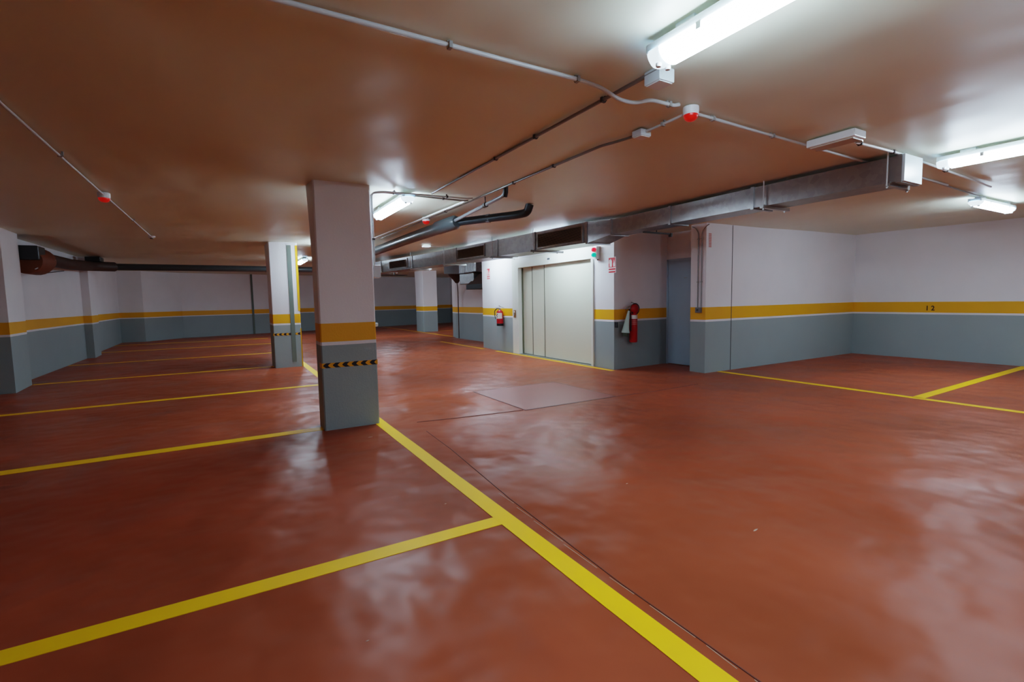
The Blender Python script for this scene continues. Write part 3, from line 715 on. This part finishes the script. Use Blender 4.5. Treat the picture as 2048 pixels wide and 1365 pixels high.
# ------------------------------------------------------------------ signs
def ext_sign(y0, y1, z0, z1, x, tilt, label):
    """fire extinguisher sign facing -X; y0 < y1 (y1 is the picture's left)"""
    e = empty('extinguisher_sign', (x, (y0+y1)/2, z0), label, 'sign')
    def X(y): return x+(y-y0)*tilt
    def slab(bm, ya, yb, za, zb, o0, o1):
        v = [bm.verts.new((X(y)-o, y, z)) for o in (o0, o1) for y in (ya, yb) for z in (za, zb)]
        for f in ((0,1,3,2),(4,6,7,5),(0,4,5,1),(2,3,7,6),(0,2,6,4),(1,5,7,3)): bm.faces.new([v[i] for i in f])
    W = y1-y0; H = z1-z0
    bm = bmesh.new(); slab(bm, y0, y1, z0, z1, 0, .003); link('plate', bm, M_label, e)
    bm = bmesh.new(); slab(bm, y0+W*.05, y1-W*.05, z0+H*.36, z1-H*.03, .003, .0045)
    slab(bm, y0+W*.05, y1-W*.05, z0+H*.20, z0+H*.29, .003, .0045); slab(bm, y0+W*.05, y1-W*.05, z0+H*.03, z0+H*.12, .003, .0045)
    link('red_fields', bm, M_signr, e)
    # pictogram: extinguisher body, neck, hose and a flame
    bm = bmesh.new()
    c = y1-W*.33; zb = z0+H*.40
    def poly(pts):
        a = [bm.verts.new((X(p[0])-.0055, p[0], p[1])) for p in pts]; bm.faces.new(a)
    bw = W*.15
    poly([(c-bw, zb), (c+bw, zb), (c+bw, zb+H*.36), (c+bw*.6, zb+H*.43), (c-bw*.6, zb+H*.43), (c-bw, zb+H*.36)])
    poly([(c-bw*.35, zb+H*.43), (c+bw*.35, zb+H*.43), (c+bw*.35, zb+H*.50), (c-bw*.35, zb+H*.50)])
    poly([(c+bw*.3, zb+H*.47), (c+bw*1.5, zb+H*.42), (c+bw*1.75, zb+H*.2), (c+bw*1.45, zb+H*.2), (c+bw*1.2, zb+H*.38), (c+bw*.3, zb+H*.43)])
    f = y0+W*.22
    poly([(f-W*.1, zb), (f+W*.1, zb), (f+W*.13, zb+H*.16), (f+W*.04, zb+H*.3), (f+W*.03, zb+H*.44), (f-W*.08, zb+H*.28), (f-W*.13, zb+H*.12)])
    link('pictogram', bm, M_label, e)
    return e
ext_sign(6.63, 6.825, 1.755, 2.04, 6.03, 0, 'red fire extinguisher sign on the shaft wall right of the lift')
ext_sign(11.52, 11.74, 1.865, 2.16, 6.066, .09, 'narrow red fire extinguisher sign left of the lift')
bm = bmesh.new(); box(bm, 7.0, 7.075, 5.446, 5.45, 2.12, 2.36); o = link('faded_sign', bm, M_label); tag(o, 'faded pink vertical strip sign on the right wall by the nib', 'sign')
bm = bmesh.new()
for k in range(9): box(bm, 7.005, 7.07, 5.4445, 5.446, 2.125+k*.026, 2.145+k*.026)
link('pink_marks', bm, M_pink, o)

# bay number 12 stencilled on the band of the right wall
cu = bpy.data.curves.new('number_curve', 'FONT'); cu.body = '1 2'; cu.size = .16; cu.extrude = .0008; cu.offset = .004
to = bpy.data.objects.new('number_curve', cu); col.objects.link(to)
dg = bpy.context.evaluated_depsgraph_get(); me = bpy.data.meshes.new_from_object(to.evaluated_get(dg))
bpy.data.objects.remove(to)
me.name = 'bay_number'; me.materials.clear(); me.materials.append(M_ink)
R_ = Matrix.Translation((11.818, 4.155, .96)) @ Matrix(((0, 0, 1, 0), (-1, 0, 0, 0), (0, 1, 0, 0), (0, 0, 0, 1)))
R_ = Matrix.Translation((11.818, 4.175, .955)) @ Matrix(((0, 0, -1, 0), (-.72, 0, 0, 0), (0, .8, 0, 0), (0, 0, 0, 1)))
me.transform(R_)
o = bpy.data.objects.new('bay_number', me); col.objects.link(o); tag(o, 'small dark bay number stencilled on the yellow band of the right wall', 'number')

# ------------------------------------------------------------------ red / green signal
e = empty('signal_light', (6.03, 7.11, 2.15), 'red and green signal lamp pair on a white box by the lift', 'signal light')
bm = bmesh.new(); box(bm, 5.94, 6.03, 7.05, 7.16, 2.03, 2.27, bevel=.008); link('box', bm, M_wht, e)
for z, m, n in ((2.205, M_sred, 'red_lamp'), (2.11, M_green, 'green_lamp')):
    bm = bmesh.new(); lathe(bm, [(.042, 0), (.042, .03), (.034, .055), (.015, .068), (0, .07)], 20, 0, Matrix.Translation((5.94, 7.105, z)) @ Matrix.Rotation(-PI/2, 4, 'Y')); link(n, bm, m, e, True)
bm = bmesh.new(); tube(bm, [(5.99, 7.08, 2.03), (5.99, 7.08, 2.01)], .012, 10); link('cable_gland', bm, M_clip_d, e)

# ------------------------------------------------------------------ extinguishers
def powder_ext(x, y, z0, z1, label):
    e = empty('fire_extinguisher', (x, y, z0), label, 'fire extinguisher')
    r = .085; H = z1-z0; T = Matrix.Translation((x, y, z0))
    bm = bmesh.new(); lathe(bm, [(0, .03), (r, .03), (r, H*.74), (r*.9, H*.82), (r*.6, H*.88), (.03, H*.91), (.03, H*.93), (0, H*.93)], 28, 0, T); link('cylinder', bm, M_extred, e, True)
    bm = bmesh.new(); lathe(bm, [(0, 0), (r*.97, 0), (r*1.03, .01), (r*1.03, .06), (r, .062)], 28, 0, T); link('base_ring', bm, M_black, e, True)
    bm = bmesh.new(); lathe(bm, [(r+.001, H*.42), (r+.001, H*.74)], 28, 0, T); 
    for f in list(bm.faces):
        c = f.calc_center_median()
        if c.x > x+.02: bm.faces.remove(f)
    lb = link('label_sheet', bm, M_label, e, True)
    bm = bmesh.new()
    for (zz, a) in ((.66, -.5), (.6, .1), (.52, -.2)):
        lathe(bm, [(0, 0), (.018, 0)], 12, 0, Matrix.Translation((x-r-.002, y+a*.06, z0+H*zz)) @ Matrix.Rotation(-PI/2, 4, 'Y'))
    link('print', bm, M_haz_k, lb)
    bm = bmesh.new(); lathe(bm, [(0, H*.93), (.022, H*.93), (.022, H*1.0), (0, H*1.0)], 14, 0, T); box(bm, x-.10, x+.02, y-.012, y+.012, z0+H*1.0, z0+H*1.02); box(bm, x-.11, x+.01, y-.012, y+.012, z0+H*1.05, z0+H*1.065)
    link('valve', bm, M_steel, e, True)
    bm = bmesh.new(); tube(bm, fillet([(x, y+.02, z0+H*.98), (x-.02, y+.10, z0+H*1.0), (x-.05, y+.19, z0+H*.86), (x-.05, y+.18, z0+H*.6), (x-.07, y+.10, z0+H*.4)], .07), .011, 10); link('hose', bm, M_black, e, True)
    bm = bmesh.new(); tube(bm, fillet([(6.03, y-.04, z0+H*1.02), (x, y-.03, z0+H*1.1), (x-.05, y-.05, z0+H*1.16)], .02), .008, 8); link('bracket', bm, M_steel, e, True)
    return e
powder_ext(5.93, 10.78, .66, 1.10, 'small red powder extinguisher with white label left of the lift')

e = empty('fire_extinguisher', (6.40, 6.58, .49), 'tall dark red extinguisher with discharge horn on the shaft side wall', 'fire extinguisher')
r = .075; T = Matrix.Translation((6.41, 6.585, .49))
bm = bmesh.new(); lathe(bm, [(0, 0), (r*.9, 0), (r, .02), (r, .46), (r*.85, .51), (r*.5, .555), (.028, .57), (.028, .6), (0, .6)], 28, 0, T); link('cylinder', bm, M_extred, e, True)
bm = bmesh.new(); lathe(bm, [(r+.001, .43), (r+.001, .5)], 28, 0, T)
for f in list(bm.faces):
    if f.calc_center_median().y > 6.6: bm.faces.remove(f)
link('label_sheet', bm, M_label, e, True)
bm = bmesh.new()
for zz in (.33, .36, .39): lathe(bm, [(r+.001, zz), (r+.001, zz+.012)], 28, 0, T)
for f in list(bm.faces):
    if f.calc_center_median().y > 6.6: bm.faces.remove(f)
link('printed_lines', bm, M_pink, e, True)
bm = bmesh.new(); lathe(bm, [(0, -.035), (.07, -.035), (.092, -.02), (.095, 0), (.08, .02), (.05, .035), (0, .04)], 28, 0, Matrix.Translation((6.425, 6.56, 1.10)) @ Matrix.Rotation(PI/2, 4, 'X')); link('round_valve_guard', bm, M_extred, e, True)
bm = bmesh.new(); tube(bm, [(6.425+.098*math.cos(t), 6.555, 1.10+.098*math.sin(t)) for t in [(-2.6+4.6*k/20) for k in range(21)]], .010, 10); link('hose_loop', bm, M_black, e, True)
bm = bmesh.new(); tube(bm, fillet([(6.35, 6.58, 1.16), (6.27, 6.57, 1.15), (6.2, 6.56, 1.10)], .03), .012, 8); tube(bm, [(6.40, 6.58, 1.19), (6.26, 6.57, 1.13)], .008, 8); tube(bm, [(6.43, 6.6, 1.05), (6.43, 6.6, 1.21), (6.46, 6.685, 1.22)], .012, 8)
link('valve_lever', bm, M_steel, e, True)
bm = bmesh.new(); tube(bm, [(6.275, 6.56, 1.07), (6.255, 6.56, .98), (6.225, 6.56, .85), (6.20, 6.56, .73), (6.195, 6.56, .675)], .04, 22, radii=[.018, .028, .045, .062, .078]); link('horn', bm, M_horn, e, True)
bm = bmesh.new(); tube(bm, [(6.195, 6.56, .674), (6.19, 6.56, .61)], .055, 22, radii=[.062, .05]); link('horn_tip', bm, simple('horn_tip_olive', (70, 84, 70), .5), e, True)
bm = bmesh.new(); tube(bm, fillet([(6.29, 6.57, 1.10), (6.335, 6.57, .98), (6.33, 6.57, .7)], .05), .012, 8); link('hose', bm, M_black, e, True)
bm = bmesh.new(); box(bm, 6.38, 6.44, 6.655, 6.693, .95, 1.0); box(bm, 6.33, 6.49, 6.66, 6.672, .955, .985); link('bracket', bm, M_steel, e)
bm = bmesh.new(); box(bm, 6.045, 6.075, 6.62, 6.68, .77, .87, bevel=.004); tag(link('wall_bracket', bm, M_pvc_black), 'small black bracket on the shaft corner behind the horn', 'bracket')

# ------------------------------------------------------------------ camera
W_, H_ = 2048, 1365
f_px, pitch, roll, yaw, ch = 973.19, .0837046, -.0182256, .5268616, 1.30
cam = bpy.data.cameras.new('camera'); co = bpy.data.objects.new('camera', cam); col.objects.link(co)
fw = Vector((math.sin(yaw)*math.cos(pitch), math.cos(yaw)*math.cos(pitch), -math.sin(pitch)))
r0 = Vector((math.cos(yaw), -math.sin(yaw), 0)); u0 = r0.cross(fw)
r2 = r0*math.cos(roll)+u0*math.sin(roll); u2 = -r0*math.sin(roll)+u0*math.cos(roll)
Mx = Matrix(((r2.x, u2.x, -fw.x, 0), (r2.y, u2.y, -fw.y, 0), (r2.z, u2.z, -fw.z, ch), (0, 0, 0, 1)))
co.matrix_world = Mx
cam.sensor_fit = 'HORIZONTAL'; cam.sensor_width = 36; cam.lens = f_px/W_*36
cam.clip_start = .05; cam.clip_end = 100
scene.camera = co

# ------------------------------------------------------------------ world + view
w = bpy.data.worlds.new('world'); scene.world = w; w.use_nodes = True
w.node_tree.nodes['Background'].inputs[0].default_value = (.9, .6, .45, 1); w.node_tree.nodes['Background'].inputs[1].default_value = .02
scene.view_settings.view_transform = 'Filmic'
scene.view_settings.look = 'Medium High Contrast'
scene.view_settings.exposure = 2.72
try:
    scene.cycles.max_bounces = 10; scene.cycles.diffuse_bounces = 8; scene.cycles.sample_clamp_indirect = 6
except Exception: pass
